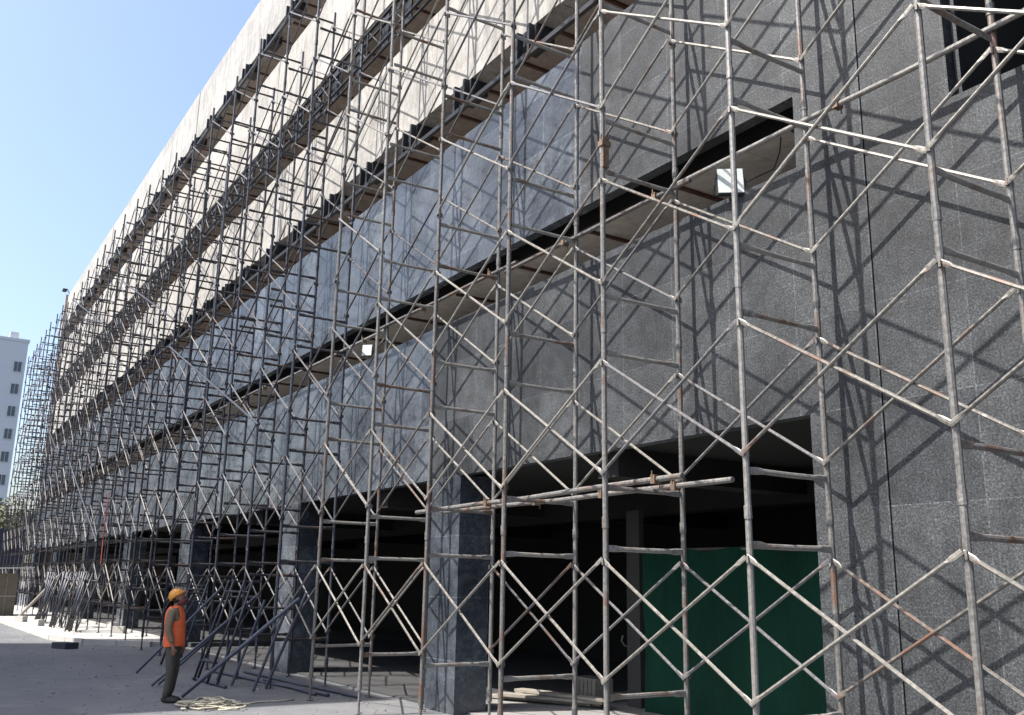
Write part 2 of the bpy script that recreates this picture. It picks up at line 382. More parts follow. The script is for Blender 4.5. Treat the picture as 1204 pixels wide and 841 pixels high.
# window top right
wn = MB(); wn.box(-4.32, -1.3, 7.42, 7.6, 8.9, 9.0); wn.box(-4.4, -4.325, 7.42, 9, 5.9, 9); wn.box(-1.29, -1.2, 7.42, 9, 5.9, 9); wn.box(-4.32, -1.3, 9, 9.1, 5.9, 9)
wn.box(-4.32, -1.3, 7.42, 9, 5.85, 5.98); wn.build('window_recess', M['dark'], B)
wf = MB()
for x0 in (-4.31, -2.86, -1.36): wf.box(x0, x0+0.05, 7.36, 7.41, 6.10, 8.89)
wf.box(-4.26, -1.36, 7.365, 7.405, 6.10, 6.15)
wf.build('window_frame', M['black'], B)
# black brackets and the steel tube under the lowest and the highest band
for z, tubez in ((10.53, 9.98), (17.87, 17.35)):
    tb = MB(); tb.box(XE+1, XR-0.02, 7.29, 7.36, tubez-0.04, tubez+0.04); tb.build('steel_beam', M['black'], B)
    xx = XR-0.9; i = 0
    while xx > XE+2:
        q = MB(); q.box(xx-0.26, xx+0.26, 7.40, 7.75, z-0.26, z-0.004); q.box(xx-0.20, xx-0.14, 7.30, 7.40, tubez+0.041, z-0.01); q.box(xx+0.14, xx+0.2, 7.30, 7.40, tubez+0.041, z-0.01)
        q.build('bracket', M['black'], B); xx -= 2.05
# suspended steel lattice along the middle band
for i in range(14):
    x0 = -12-i*3.9
    q = MB()
    for zz in (13.0, 13.62):
        q.path([(x0, 7.22, zz), (x0-3.85, 7.22, zz+random.uniform(-.03, .03))], 0.035, 6)
        q.path([(x0, 7.38, zz+0.04), (x0-3.85, 7.38, zz+0.04)], 0.03, 6)
    for j in range(6):
        xx = x0-0.2-j*0.7
        q.path([(xx, 7.22, 13.0), (xx, 7.22, 13.62)], 0.022, 5)
        q.path([(xx, 7.22, 13.0), (xx-0.65, 7.22, 13.62)], 0.016, 5)
        if j % 2: q.box(xx-0.3, xx, 7.39, 7.42, 13.1, 13.9)
    q.build('steel_lattice', M['black'], B)

# ------------------------------------------------------------ scaffold
YO, YI, X0, S = 6.010, 7.046, -3.770, 1.9254
def lev(l): return -1.415 + 2*l + 0.01*l*l + EYE
XS = [X0+S, X0] + [X0-S*i for i in range(1, 9)]
while XS[-1] > -68.5: XS.append(XS[-1]-2.13)
NL = 7
def standard_mesh(seed):
    rnd = random.Random(seed); q = MB(); pts = []; rad = []
    top = lev(NL)+0.10
    def ad(z, r): pts.append((rnd.uniform(-.002, .002), rnd.uniform(-.002, .002), z)); rad.append(r)
    ad(0.012, 0.06); ad(0.02, 0.06); ad(0.021, 0.019); ad(0.34, 0.019); ad(0.341, 0.0345); ad(0.50, 0.0345); ad(0.501, 0.0285)
    for l in range(1, NL+1):
        z = lev(l)
        if l < NL:
            ad(z-0.9, 0.0285); ad(z-0.01, 0.0285); ad(z-0.009, 0.0345); ad(z+0.10, 0.0345); ad(z+0.101, 0.0285)
    ad(top, 0.0285)
    q.path(pts, rad, 10)
    # brace lugs
    for l in range(NL):
        for z in (lev(l)+0.55, lev(l+1)-0.34):
            q.box(-0.008, 0.008, -0.055, 0.055, z-0.03, z+0.03)
    return q.mesh('standard', M['steel'], False)
def transom_mesh(seed):
    rnd = random.Random(seed); q = MB(); L = YI-YO; a = 0.026
    ys_ = [a, a+0.10, a+0.17, L*0.5, L-a-0.17, L-a-0.10, L-a]
    fl_ = [(0.5, 1.35), (0.5, 1.35), (1, 1), (1, 1), (1, 1), (0.5, 1.35), (0.5, 1.35)]
    q.path([(0, y, rnd.uniform(-.004, .004)) for y in ys_], 0.0245, 8, fl_)
    return q.mesh('transom', M['transom'], False)
def brace_mesh(l, off, seed):
    rnd = random.Random(seed); q = MB(); zl = lev(l)+0.55; zu = lev(l+1)-0.34
    for k_, (za, zb_) in enumerate(((zl, zu), (zu, zl))):
        oo = off+(0.012 if k_ else -0.012)
        j = rnd.uniform(-.02, .02)
        P = [Vector((0.03, oo, za)), Vector((S-0.03, oo, zb_))]; d = (P[1]-P[0]).normalized()
        pp = [P[0]-d*0.04, P[0]+d*0.05, P[0]+d*0.1, (P[0]+P[1])/2+Vector((0, j*0.3, 0)), P[1]-d*0.1, P[1]-d*0.05, P[1]+d*0.04]
        q.path(pp, 0.0165, 7, [(0.4, 1.4), (0.4, 1.4), (1, 1), (1, 1), (1, 1), (0.4, 1.4), (0.4, 1.4)])
    return q.mesh('cross_brace', M['brace'], False)
SM = [standard_mesh(i) for i in range(3)]; TM = [transom_mesh(i) for i in range(4)]
def remat(me, mt_):
    c_ = me.copy(); c_.materials.clear(); c_.materials.append(mt_); return c_
BMo = [[brace_mesh(l, -0.045, l*7+v_) for v_ in range(2)] for l in range(NL)]
BMi = [[brace_mesh(l, -0.045, 90+l*7+v_) for v_ in range(2)] for l in range(NL)]
ORD = ['first', 'second', 'third', 'fourth', 'fifth', 'sixth', 'seventh', 'eighth', 'ninth', 'tenth', 'eleventh', 'twelfth', 'thirteenth', 'fourteenth', 'fifteenth', 'sixteenth', 'seventeenth', 'eighteenth', 'nineteenth', 'twentieth']
TENS = {20: 'twenty', 30: 'thirty', 40: 'forty'}
def ordinal(i):
    if i <= 20: return ORD[i-1]
    t_ = i//10*10
    return {30: 'thirtieth', 40: 'fortieth'}[i] if i == t_ else TENS[t_]+'-'+ORD[i-t_-1]
def fz(x):
    if x > -27: return 1.0
    if x > -37: return 1.0+0.066*(-27-x)/10
    if x > -54: return 1.066
    return 1.09
SCAF = []
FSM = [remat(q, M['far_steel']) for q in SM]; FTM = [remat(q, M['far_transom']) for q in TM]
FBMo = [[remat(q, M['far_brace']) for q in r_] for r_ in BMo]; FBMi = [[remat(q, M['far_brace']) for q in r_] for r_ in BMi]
rnd = random.Random(3)
for i, x in enumerate(XS):
    if i == 0: lab = 'steel scaffold tower standing just past the right edge, before plain granite'
    elif i == 1: lab = 'nearest steel scaffold tower, tallest in view, first from the right edge'
    else: lab = 'steel scaffold tower of stacked tube frames, %s from the right edge' % ordinal(i)
    zb_ = PL if x < -29.5 else 0.0
    T = thing('scaffold_tower', (x, YO, zb_), lab, 'scaffolding', 'steel scaffold towers along the facade')
    T.scale = (1, 1, fz(x)-zb_/16)
    SCAF.append(T)
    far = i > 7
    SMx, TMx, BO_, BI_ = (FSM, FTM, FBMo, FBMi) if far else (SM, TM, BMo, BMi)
    for yy in (0, YI-YO):
        o = link('standard', SMx[rnd.randrange(3)], T, False, (0, yy, 0))
        o.rotation_euler = (R(rnd.uniform(-.16, .16)), R(rnd.uniform(-.16, .16)), rnd.uniform(0, 0.4))
    for l in range(NL):
        for z in (lev(l)+0.40, lev(l+1)-0.22):
            o = link('transom', TMx[rnd.randrange(4)], T, False, (0, 0, z+rnd.uniform(-.012, .012)))
            if rnd.random() < .5: o.scale.x = -1
        if i > 0:
            bay = XS[i-1]-x
            for yy, BMx in ((0, BO_), (YI-YO, BI_)):
                if i > 5 and rnd.random() < 0.07: continue
                o = link('cross_brace', BMx[l][rnd.randrange(2)], T, False, (0, yy, rnd.uniform(-.008, .008)))
                o.scale.x = bay/S; o.location.x = rnd.uniform(-.006, .006)
                if i > 2 and rnd.random() < 0.16:
                    o.data = (BMo if far else FBMo)[l][0]
    if x < -19:   # extra short rails between frames, doubled transoms
        for l in range(NL):
            for z in ([lev(l)+rnd.uniform(0.85, 1.1)] if rnd.random() < .8 else [])+([lev(l)+rnd.uniform(1.25, 1.55)] if rnd.random() < .5 else []):
                link('transom', TMx[rnd.randrange(4)], T, False, (0.05, 0, z))

LONG = [(9, 13, 2, 3), (13, 18, 4, 5), (17, 21, 1, 2), (19, 24, 5, 6), (23, 28, 3, 4), (26, 31, 1, 3)]
for n_, (ia, ib, la, lb) in enumerate(LONG):
    q = MB(); za, zb__ = lev(la)*fz(XS[ia])+0.5, lev(lb+1)*fz(XS[ib])-0.2
    q.path([(XS[ia]+0.2, YO-0.06, za), (XS[ib]-0.2, YO-0.06, zb__)], 0.026, 8)
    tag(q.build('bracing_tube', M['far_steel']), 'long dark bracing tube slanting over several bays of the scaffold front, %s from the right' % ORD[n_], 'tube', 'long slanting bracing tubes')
def clamp_mb(q, p, ax='x'):
    p = Vector(p)
    q.box(p.x-0.03, p.x+0.03, p.y-0.045, p.y+0.045, p.z-0.045, p.z+0.045)
    q.path([(p.x, p.y-0.05, p.z+0.03), (p.x, p.y-0.05, p.z+0.085)], 0.007, 6)
    q.path([(p.x, p.y+0.05, p.z-0.085), (p.x, p.y+0.05, p.z-0.02)], 0.007, 6)
def pipe(name, a, b_, r, label, cat, group=None, clamps=(), mat='steel', ends=None):
    a, b_ = Vector(a), Vector(b_)
    T = thing(name, a, label, cat, group)
    q = MB(); mid = (a+b_)/2; d = b_-a
    q.path([a, a+d*0.3, mid-Vector((0, 0, 0.006*d.length*0.4)), a+d*0.7, b_], r, 10)
    q.build('tube', M[mat], T)
    for t_ in clamps:
        c_ = MB(); clamp_mb(c_, a+d*t_); c_.build('clamp', M['clamp'], T)
    return T
pipe('scaffold_pipe', (-12.38, 6.30, 2.86), (-6.87, 6.36, 2.925), 0.030, 'longer upper galvanised pipe resting loose across the scaffold transoms over the doorway', 'pipe', 'loose pipes on the transoms', (0.35, 0.93))
pipe('scaffold_pipe', (-12.10, 6.56, 2.86), (-6.50, 6.66, 2.88), 0.028, 'lower galvanised pipe with open right end projecting past the clamps over the doorway', 'pipe', 'loose pipes on the transoms', (0.42, 0.65, 0.86))
LED = [(-1.5, -7.6), (-7.3, -11.2), (-10.9, -15.6), (-15.3, -21.4), (-21.1, -27.3)]
for i, (a, b_) in enumerate(LED):
    dz = 0.05*(i % 2)
    pipe('ledger_pipe', (a, 6.985, 6.39-dz), (b_, 6.985, 6.39-dz+random.uniform(-.03, .03)), 0.027,
         ['horizontal ledger pipe crossing in front of the square floodlight', 'horizontal ledger pipe before the dark slot, just left of the floodlight',
          'horizontal ledger pipe before the slot, third from the right', 'horizontal ledger pipe before the slot, fourth from the right', 'horizontal ledger pipe before the slot, farthest left of its row'][i],
         'pipe', 'ledger pipes along the slot', [0.15, 0.62])
rc = MB(); rc.box(-7.66, -7.58, 5.95, 6.07, 6.60, 6.66); rc.box(-7.64, -7.59, 5.97, 6.05, 6.35, 6.60); clamp_mb(rc, (-7.62, 6.01, 6.66))
tag(rc.build('pole_clamp', M['clamp']), 'rusty coupler clamped round a front pole level with the top of the slot', 'clamp')

# ------------------------------------------------------------ floodlights
def flood(loc, az, tilt, s, label):
    T = thing('floodlight', loc, label, 'floodlight', 'floodlights in the facade slot')
    T.rotation_euler = (0, 0, az)
    h = MB(); Rm = Matrix.Rotation(tilt, 3, 'X')
    def tr(q):
        q.v = [tuple(Rm @ Vector(v_)*s) for v_ in q.v]; return q
    h.box(-0.19, 0.19, 0.0, 0.05, -0.22, 0.22); h.box(-0.13, 0.13, 0.05, 0.11, -0.15, 0.15)
    for i in range(7): h.box(-0.12+i*0.036, -0.11+i*0.036, 0.11, 0.14, -0.14, 0.14)
    tr(h).build('housing', M['black'], T, world=False)
    f_ = MB(); f_.box(-0.172, 0.172, -0.012, -0.002, -0.20, 0.20); tr(f_).build('lens', M['white'], T, world=False)
    b2 = MB()
    b2.box(-0.215, -0.195, 0.02, 0.05, -0.05, 0.05); b2.box(0.195, 0.215, 0.02, 0.05, -0.05, 0.05)
    b2.path([(-0.205, 0.035, 0), (-0.205, 0.22, -0.12), (0.205, 0.22, -0.12), (0.205, 0.035, 0)], 0.012, 6)
    b2.v = [tuple(Vector(v_)*s) for v_ in b2.v]; b2.build('bracket', M['black'], T, world=False)
    return T
flood((-6.86, 7.16, 6.21), R(52), R(-14), 0.8, 'square white floodlight with black rim at the right end of the slot')
flood((-16.5, 7.18, 6.23), R(45), R(-10), 0.55, 'small white floodlight far along the slot beside the polished granite')
cb = MB(); cb.path([(-6.72, 7.85, 6.88), (-6.74, 7.84, 6.7), (-6.80, 7.8, 6.5), (-6.90, 7.6, 6.38), (-6.88, 7.4, 6.25)], 0.008, 5)
tag(cb.build('cable', M['black']), 'thin black cable hanging behind the square floodlight', 'cable')

# ------------------------------------------------------------ green sheet and things inside the doorway
T = thing('green_tarpaulin', (-8.5, 10, 0), 'dark green tarpaulin screen hung inside the large doorway', 'tarpaulin')
q = MB(); N = 90; ZN = 10
for j in range(ZN+1):
    for i in range(N+1):
        x = -11.75+i*(5.75/N); z = 0.03+(2.42-0.03)*j/ZN
        q.v.append((x, 10+0.05*math.sin(i*0.21)+0.018*math.sin(i*0.83+j*0.5)+0.01*math.sin(i*0.4-j*1.1), z-0.03*math.sin(i*0.35)*(j/ZN)))
for j in range(ZN):
    for i in range(N):
        a = j*(N+1)+i; q.f.append((a, a+1, a+N+2, a+N+1)); q.mi.append(0)
q.build('sheet', M['tarp'], T, True)
q = MB(); q.path([(-11.8, 10.06, 2.44), (-5.95, 10.06, 2.40)], 0.025, 8); q.build('top_rail', M['steel'], T)
for xx in (-11.8, -8.9, -6.1):
    q = MB(); q.path([(xx, 10.12, 0.03), (xx, 10.12, 2.42)], 0.02, 8); q.build('post', M['steel'], T)
hk = MB()
hk.path([(-12.22, 10.17, 0.95), (-12.2, 9.98, 0.97), (-12.18, 9.9, 1.05), (-12.2, 9.95, 1.12)], 0.012, 6)
hk.path([(-12.1, 10.17, 0.9), (-11.9, 10.0, 0.86), (-11.75, 9.9, 0.88), (-11.72, 9.85, 0.95)], 0.012, 6)
tag(hk.build('bent_rods', M['steel']), 'pale bent steel rods sticking out of the column beside the green sheet', 'rods')
T = thing('plank_stack', (-13.2, 9.3, 0.03), 'low stack of pale planks lying inside the doorway left of the green sheet', 'planks')
for i in range(5):
    a_ = R(20+random.uniform(-8, 8)); q = MB()
    ax = Vector((math.cos(a_), math.sin(a_), 0)); ay = Vector((-math.sin(a_), math.cos(a_), 0))
    q.obox((-13.4+0.1*i, 9.2+0.14*(i % 3), 0.07+0.055*(i//2)), ax, ay, Vector((0, 0, 1)), 0.95, 0.11, 0.022)
    q.build('plank', M['plank'], T)
q = MB()
q.box(-13.55, -12.9, 9.95, 10.3, 0.031, 0.40)
for i in range(6): q.box(-13.52+i*0.11, -13.45+i*0.11, 9.93, 9.949, 0.06, 0.37)
tag(q.build('slatted_crate', M['plank']), 'slatted crate standing in the shade behind the pale planks', 'crate')

# ------------------------------------------------------------ loose scaffold gear on the ground
LG = 'spare tubes raked up against the scaffold'
def rake(a, b_, ext, r, label, grp=LG):
    a, b_ = Vector(a), Vector(b_); d = (b_-a); return pipe('raking_tube', a+Vector((0, 0, r)), a+d*ext, r, label, 'tube', grp, (), 'blue')
rake((-20.81, 4.47, 0), (-20.46, 5.95, 1.73), 1.0, 0.028, 'dark tube sloping up behind the worker, leftmost of the raking tubes')
rake((-18.29, 4.21, 0), (-18.25, 5.93, 1.55), 1.05, 0.026, 'upper of two close parallel dark tubes sloping up from the worker')
rake((-18.45, 4.36, 0), (-18.38, 5.93, 1.50), 1.0, 0.026, 'lower of two close parallel dark tubes sloping up from the worker')
rake((-16.33, 4.24, 0), (-15.93, 5.95, 1.58), 1.0, 0.034, 'thick dark tube sloping up from the ground beside the worker\'s boots')
for i, (x, y) in enumerate(((-18.75, 5.5), (-17.78, 5.48), (-16.72, 5.53), (-17.05, 5.86))):
    rake((x, y, 0), (x+0.05+0.1*i, y+0.42, 1.45), 1.0+0.05*i, 0.026, 'dark tube propped near upright on the front poles, %s from the left' % ORD[i], 'tubes propped near upright')
for i, (a, b_) in enumerate((((-20.66, 5.94), (-15.64, 6.46)), ((-18.6, 6.35), (-15.83, 6.31)), ((-20.3, 6.5), (-15.2, 6.82)), ((-19.3, 5.2), (-17.5, 5.3)))):
    pipe('lying_tube', (a[0], a[1], 0.032), (b_[0], b_[1], 0.032), 0.026, 'dark tube lying flat on the ground under the scaffold, %s from the front' % ['second', 'third', 'fourth', 'first'][i], 'tube', 'tubes lying on the ground', (), 'blue')
# leaning frames
def frame_parts(q_, w_=1.03, h_=1.95):
    return q_
FRM = None
def lean_frame(x, y, lean, turn, label, grp):
    global FRM
    T = thing('spare_frame', (x, y, 0), label, 'scaffold frame', grp)
    T.rotation_euler = (R(-lean), 0, R(turn))
    if FRM is None:
        a_ = MB(); a_.path([(0, 0, 0.03), (0, 0, 1.95)], 0.025, 8); r_ = MB(); r_.path([(0.02, 0, 0), (1.01, 0, 0)], 0.02, 8)
        FRM = (a_.mesh('leg', M['far_steel'], True), r_.mesh('rail', M['far_transom'], True))
    for xx in (0, 1.03): link('leg', FRM[0], T, False, (xx, 0, 0))
    for zz in (0.4, 1.72): link('rail', FRM[1], T, False, (0, 0, zz))
    return T
k_ = 0
for cx, cy, cnt, nm in ((-35.4, 5.2, 8, 'rightmost bundle before the arcade'), (-38.4, 5.1, 8, 'middle bundle before the arcade'), (-42.3, 5.05, 8, 'leftmost bundle beside the brown hut')):
    for i in range(cnt):
        T = lean_frame(cx-0.14*i, cy+0.05*i, 17-2.2*i+random.uniform(-1, 1), random.uniform(-14, 14), 'spare scaffold frame leaning in the %s, %s from the front' % (nm, ORD[i]), 'spare frames in the ' + nm)
        T.location.z = PL
for i, (x, y, tn) in enumerate(((-18.9, 5.1, 8), (-19.2, 5.25, -6), (-22.6, 5.35, 5))):
    lean_frame(x, y, 16, tn, 'spare scaffold frame leaning behind the worker, %s from the right' % ORD[i], 'spare frames behind the worker')
pipe('raking_tube', (-43.9, 4.6, PL+0.05), (-43.2, 5.9, 1.95), 0.06, 'thick pale pole sloping up beside the brown hut at far left', 'tube', None, (), 'plank')
for i, (x, y, r_) in enumerate(((-39.6, 4.9, 20), (-33.9, 6.6, 50), (-37.2, 7.0, 10), (-43.2, 4.7, 35))):
    q = MB(); a_ = R(r_); q.obox((x, y, PL+0.11), Vector((math.cos(a_), math.sin(a_), 0)), Vector((-math.sin(a_), math.cos(a_), 0)), Vector((0, 0, 1)), 0.22, 0.12, 0.105)
    tag(q.build('concrete_block', M['kerb']), 'grey concrete block on the bright slab, %s from the right' % ['third', 'first', 'second', 'fourth'][i], 'block', 'blocks on the bright slab')
q = MB(); q.obox((-28.9, 4.3, 0.08), Vector((.9, .43, 0)), Vector((-.43, .9, 0)), Vector((0, 0, 1)), 0.3, 0.2, 0.08)
tag(q.build('rubble_lump', M['blue']), 'small dark lump of rubble on the tarmac in front of the kerb', 'rubble')
# rope heap
q = MB(); rr = random.Random(5)
for k_ in range(16):
    a0 = rr.uniform(0, 6.28); rad_ = rr.uniform(0.1, 0.42); cx, cy = -15.15+rr.uniform(-.22, .22), 4.35+rr.uniform(-.2, .2); pts = []
    for j in range(22):
        a_ = a0+j*0.27; rj = rad_*(1+0.25*math.sin(j*0.9+k_))
        pts.append((cx+rj*math.cos(a_), cy+rj*math.sin(a_)*0.9, 0.015+0.012*(k_ % 7)+0.012*math.sin(j*0.8+k_)))
    q.path(pts, 0.013, 5)
q.path([(-15.1, 4.6, 0.02), (-15.15, 4.9, 0.015), (-15.35, 5.2, 0.015), (-15.3, 5.5, 0.015), (-15.45, 5.8, 0.015)], 0.012, 5)
tag(q.build('rope_heap', M['rope'], smooth=True), 'heap of pale rope coiled on the tarmac in front of the scaffold', 'rope')
q = MB(); q.path([(-34.6, 5.92, 4.7), (-34.5, 5.9, 4.2), (-34.6, 5.92, 3.1), (-34.4, 5.9, 2.3)], 0.018, 6)
tag(q.build('red_rope', M['red']), 'red rope hanging down the front of the far scaffold', 'rope')

# ------------------------------------------------------------ far left: hut, hoarding, block, trees
T = thing('site_hut', (-51, 2.5, 0), 'low brown site hut with pale sheet roof at the far left', 'hut')
q = MB(); q.box(-52, -50, -1.5, 5.1, 0, 2.0); q.build('wall', M['hut'], T)
q = MB(); q.k = 0
for i in range(12): q.box(-49.99, -49.975, -1.4+i*0.55, -1.37+i*0.55, 0.05, 1.95)
q.box(-49.99, -49.97, -1.5, 5.1, 0.95, 1.02); q.build('batten', M['plank'], T)
q = MB(); q.obox((-51, 1.9, 2.12), Vector((1, 0, 0)), Vector((0, 1, 0.045)).normalized(), Vector((0, -0.045, 1)).normalized(), 1.3, 3.8, 0.03); q.build('roof', M['roofsheet'], T)
T = thing('hoarding', (-71, 0, 0), 'tall navy blue sheet hoarding behind the brown hut', 'hoarding')
for i in range(8):
    q = MB(); y0 = -9+i*2.05
    q.box(-71.05, -71, y0, y0+2.02, 0, 4.9)
    for j in range(8): q.box(-70.998, -70.97, y0+0.1+j*0.25, y0+0.16+j*0.25, 0.05, 4.85)
    q.build('panel', M['navy'], T)
T = thing('apartment_block', (-168, -5, 0), 'pale grey blue apartment block rising at the far left', 'building')
q = MB(); q.box(-176, -160, -24, 13.3, 0, 37.1); q.build('wall', M['block'], T)
q = MB(); q.box(-176.2, -159.9, -24.2, 13.45, 37.1, 37.5); q.box(-164, -162.5, 10.8, 12.0, 37.5, 39); q.build('roof', M['block'], T)
for fl_i in range(10):
    zc = 33.1-fl_i*3.45
    if zc < 1: break
    for yc in (12.25, 8.6, 4.2, -0.2, -5, -10):
        q = MB(); q.box(-159.99, -159.93, yc-0.62, yc+0.62, zc-0.85, zc+0.85); W_ = q.build('window', M['white'], T)
        q = MB(); q.box(-159.925, -159.90, yc-0.5, yc-0.04, zc-0.75, zc+0.75); q.box(-159.925, -159.90, yc+0.04, yc+0.5, zc-0.75, zc+0.75); q.build('pane', M['glass'], W_)
# block across the yard (behind and left of the camera): its shadow lies over the tarmac
T = thing('opposite_block', (-27, -14, 0), 'grey rendered block across the yard whose shadow covers the tarmac', 'building')
q = MB(); q.box(-34.6, -19.0, -22, -8.0, 0, 22.2); q.build('wall', M['opp'], T)
for fl_i in range(6):
    for j in range(5):
        xc = -33+j*3.1; zc = 2.2+fl_i*3.5
        q = MB(); q.box(xc-0.7, xc+0.7, -7.99, -7.92, zc-0.8, zc+0.8); W_ = q.build('window', M['white'], T)
        q = MB(); q.box(xc-0.6, xc+0.6, -7.915, -7.89, zc-0.7, zc+0.7); q.build('pane', M['glass'], W_)

T = thing('opposite_shed', (-52, -12, 0), 'lower dark shed across the yard mirrored in the polished cladding', 'building')
q = MB(); q.box(-59, -46, -20, -8.0, 0, 12); q.build('wall', M['navy'], T)
q = MB(); q.box(-59.2, -45.8, -20.2, -7.8, 12, 12.3); q.build('roof', M['opp'], T)
for j in range(4):
    q = MB(); q.box(-57.8+j*3.1, -55.8+j*3.1, -7.99, -7.93, 0.02, 3.2); q.build('door', M['black'], T)
# grit and mortar crumbs
q = MB(); rr = random.Random(11)
for _ in range(900):
    x = -11-rr.random()**1.3*28; y = rr.uniform(2.2, 7.2); sz = rr.uniform(0.004, 0.014)*(2.2 if rr.random() < .06 else 1)
    a_ = rr.uniform(0, 3.1); z0 = PL if x < -31 and y > 5 else 0.0
    q.obox((x, y, z0+sz*0.4), Vector((math.cos(a_), math.sin(a_), 0.1)).normalized(), Vector((-math.sin(a_), math.cos(a_), 0)), Vector((0, 0, 1)), sz, sz*rr.uniform(.5, .9), sz*0.45)
tag(q.build('grit', M['floor']), 'loose grit and mortar crumbs scattered over the tarmac', 'debris', kind='stuff')

def tree(x, y, h, spread, seed, label):
    rr = random.Random(seed)
    T = thing('broadleaf_tree', (x, y, 0), label, 'tree', 'dusty trees beyond the hoarding')
    q = MB(); q.path([(x, y, 0), (x+.1, y, h*0.3), (x-.1, y+.1, h*0.55), (x, y, h*0.85)], [0.28, 0.22, 0.14, 0.04], 8)
    ends = []
    for k_ in range(9):
        a_ = rr.uniform(0, 6.28); z0 = h*rr.uniform(0.3, 0.7); L = spread*rr.uniform(0.5, 0.95)
        e = (x+math.cos(a_)*L, y+math.sin(a_)*L, min(h*0.95, z0+L*rr.uniform(0.4, 0.9))); ends.append(e)
        q.path([(x, y, z0), ((x+e[0])/2, (y+e[1])/2, (z0+e[2])/2+0.2), e], [0.10, 0.06, 0.02], 6)
    q.build('trunk', M['bark'], T, True)
    lf = MB()
    cl = ends+[(x+rr.uniform(-1, 1)*spread*0.5, y+rr.uniform(-1, 1)*spread*0.5, h*rr.uniform(0.5, 0.97)) for _ in range(12)]
    for c_ in cl:
        rad_ = spread*rr.uniform(0.22, 0.42)
        for _ in range(170):
            d = Vector((rr.gauss(0, 1), rr.gauss(0, 1), rr.gauss(0, 0.8))).normalized()*rad_*rr.uniform(0.45, 1.05)
            p_ = Vector(c_)+d; s_ = rr.uniform(0.10, 0.22)
            u_ = Vector((rr.gauss(0, 1), rr.gauss(0, 1), rr.gauss(0, 1))).normalized(); v_ = u_.orthogonal().normalized()
            lf.quad(p_-u_*s_, p_+v_*s_*0.6, p_+u_*s_, p_-v_*s_*0.6)
    lf.build('crown', M['leaf'], T)
tree(-112, 8.6, 9.8, 3.6, 1, 'dusty olive tree showing above the navy hoarding, left of the scaffold')
tree(-120, 13.2, 8.0, 3.2, 2, 'smaller dusty tree partly behind the far end of the scaffold')
tree(-105, 2.5, 9.0, 3.4, 3, 'dusty tree at the very left edge above the brown hut')
q = MB(); q.path([(-66.0, 7.5, 19.93), (-66.2, 7.3, 20.35), (-66.5, 7.2, 20.4)], 0.03, 6); q.box(-67.0, -66.5, 7.1, 7.35, 20.33, 20.45)
tag(q.build('parapet_lamp', M['black']), 'small dark lamp on an arm at the far left top corner of the parapet', 'lamp')

# ------------------------------------------------------------ the worker
P = thing('person', (-15.97, 3.95, 0), 'worker in mustard helmet and orange vest standing with head raised to the facade', 'person')
P.rotation_euler = (0, 0, R(-33)); P.scale = (0.985, 0.985, 0.985)
def skin(name, pts, edges, mat, sub=2, root=0):
    me = bpy.data.meshes.new(name); me.from_pydata([p_[:3] for p_ in pts], edges, [])
    o = bpy.data.objects.new(name, me); col.objects.link(o); o.parent = P
    md = o.modifiers.new('skin', 'SKIN'); md.use_smooth_shade = True; md.branch_smoothing = 0.3
    sk = me.skin_vertices[0].data
    for i, p_ in enumerate(pts):
        r_ = p_[3]; sk[i].radius = r_ if isinstance(r_, tuple) else (r_, r_)
        sk[i].use_root = (i == root)
    ms = o.modifiers.new('sub', 'SUBSURF'); ms.levels = sub; ms.render_levels = sub
    me.materials.append(mat); return o
# local frame: facing +Y, right side is +X
body = [(0, 0, 0.95, 0.12), (0, 0.0, 1.15, 0.11), (0, -0.02, 1.34, 0.12), (0, -0.01, 1.45, 0.06), (0, 0.0, 1.51, 0.052),
        (0, 0.015, 1.585, 0.078), (0, 0.0, 1.655, 0.08),
        (0.17, -0.02, 1.39, 0.05), (0.21, -0.03, 1.12, 0.036), (0.20, 0.05, 0.88, 0.026),
        (-0.17, -0.02, 1.39, 0.05), (-0.21, -0.03, 1.12, 0.036), (-0.20, 0.06, 0.88, 0.026),
        (0.09, 0.0, 0.88, 0.075), (0.10, 0.03, 0.48, 0.05), (0.11, 0.0, 0.09, 0.038),
        (-0.09, 0.0, 0.88, 0.075), (-0.10, 0.02, 0.48, 0.05), (-0.11, -0.03, 0.09, 0.038),
        (0.20, 0.07, 0.82, 0.026), (-0.20, 0.08, 0.82, 0.026)]
ed = [(0, 1), (1, 2), (2, 3), (3, 4), (4, 5), (5, 6), (2, 7), (7, 8), (8, 9), (2, 10), (10, 11), (11, 12), (0, 13), (13, 14), (14, 15), (0, 16), (16, 17), (17, 18), (9, 19), (12, 20)]
for s_ in (1, -1):      # four fingers and a thumb a side
    hb = 19 if s_ == 1 else 20; hx, hy = 0.20*s_, body[hb][1]
    for f_ in range(4):
        fy = hy-0.022+0.016*f_; L = (0.062, 0.072, 0.068, 0.054)[f_]
        n0 = len(body)
        body += [(hx, fy, 0.785, 0.0085), (hx-0.004*s_, fy+0.004, 0.785-L*0.55, 0.008), (hx-0.014*s_, fy+0.006, 0.785-L, 0.006)]
        ed += [(hb, n0), (n0, n0+1), (n0+1, n0+2)]
    n0 = len(body); body += [(hx-0.01*s_, hy+0.035, 0.81, 0.0095), (hx-0.016*s_, hy+0.05, 0.775, 0.008)]; ed += [(hb, n0), (n0, n0+1)]
BO = skin('body', body, ed, M['skin'], 1)
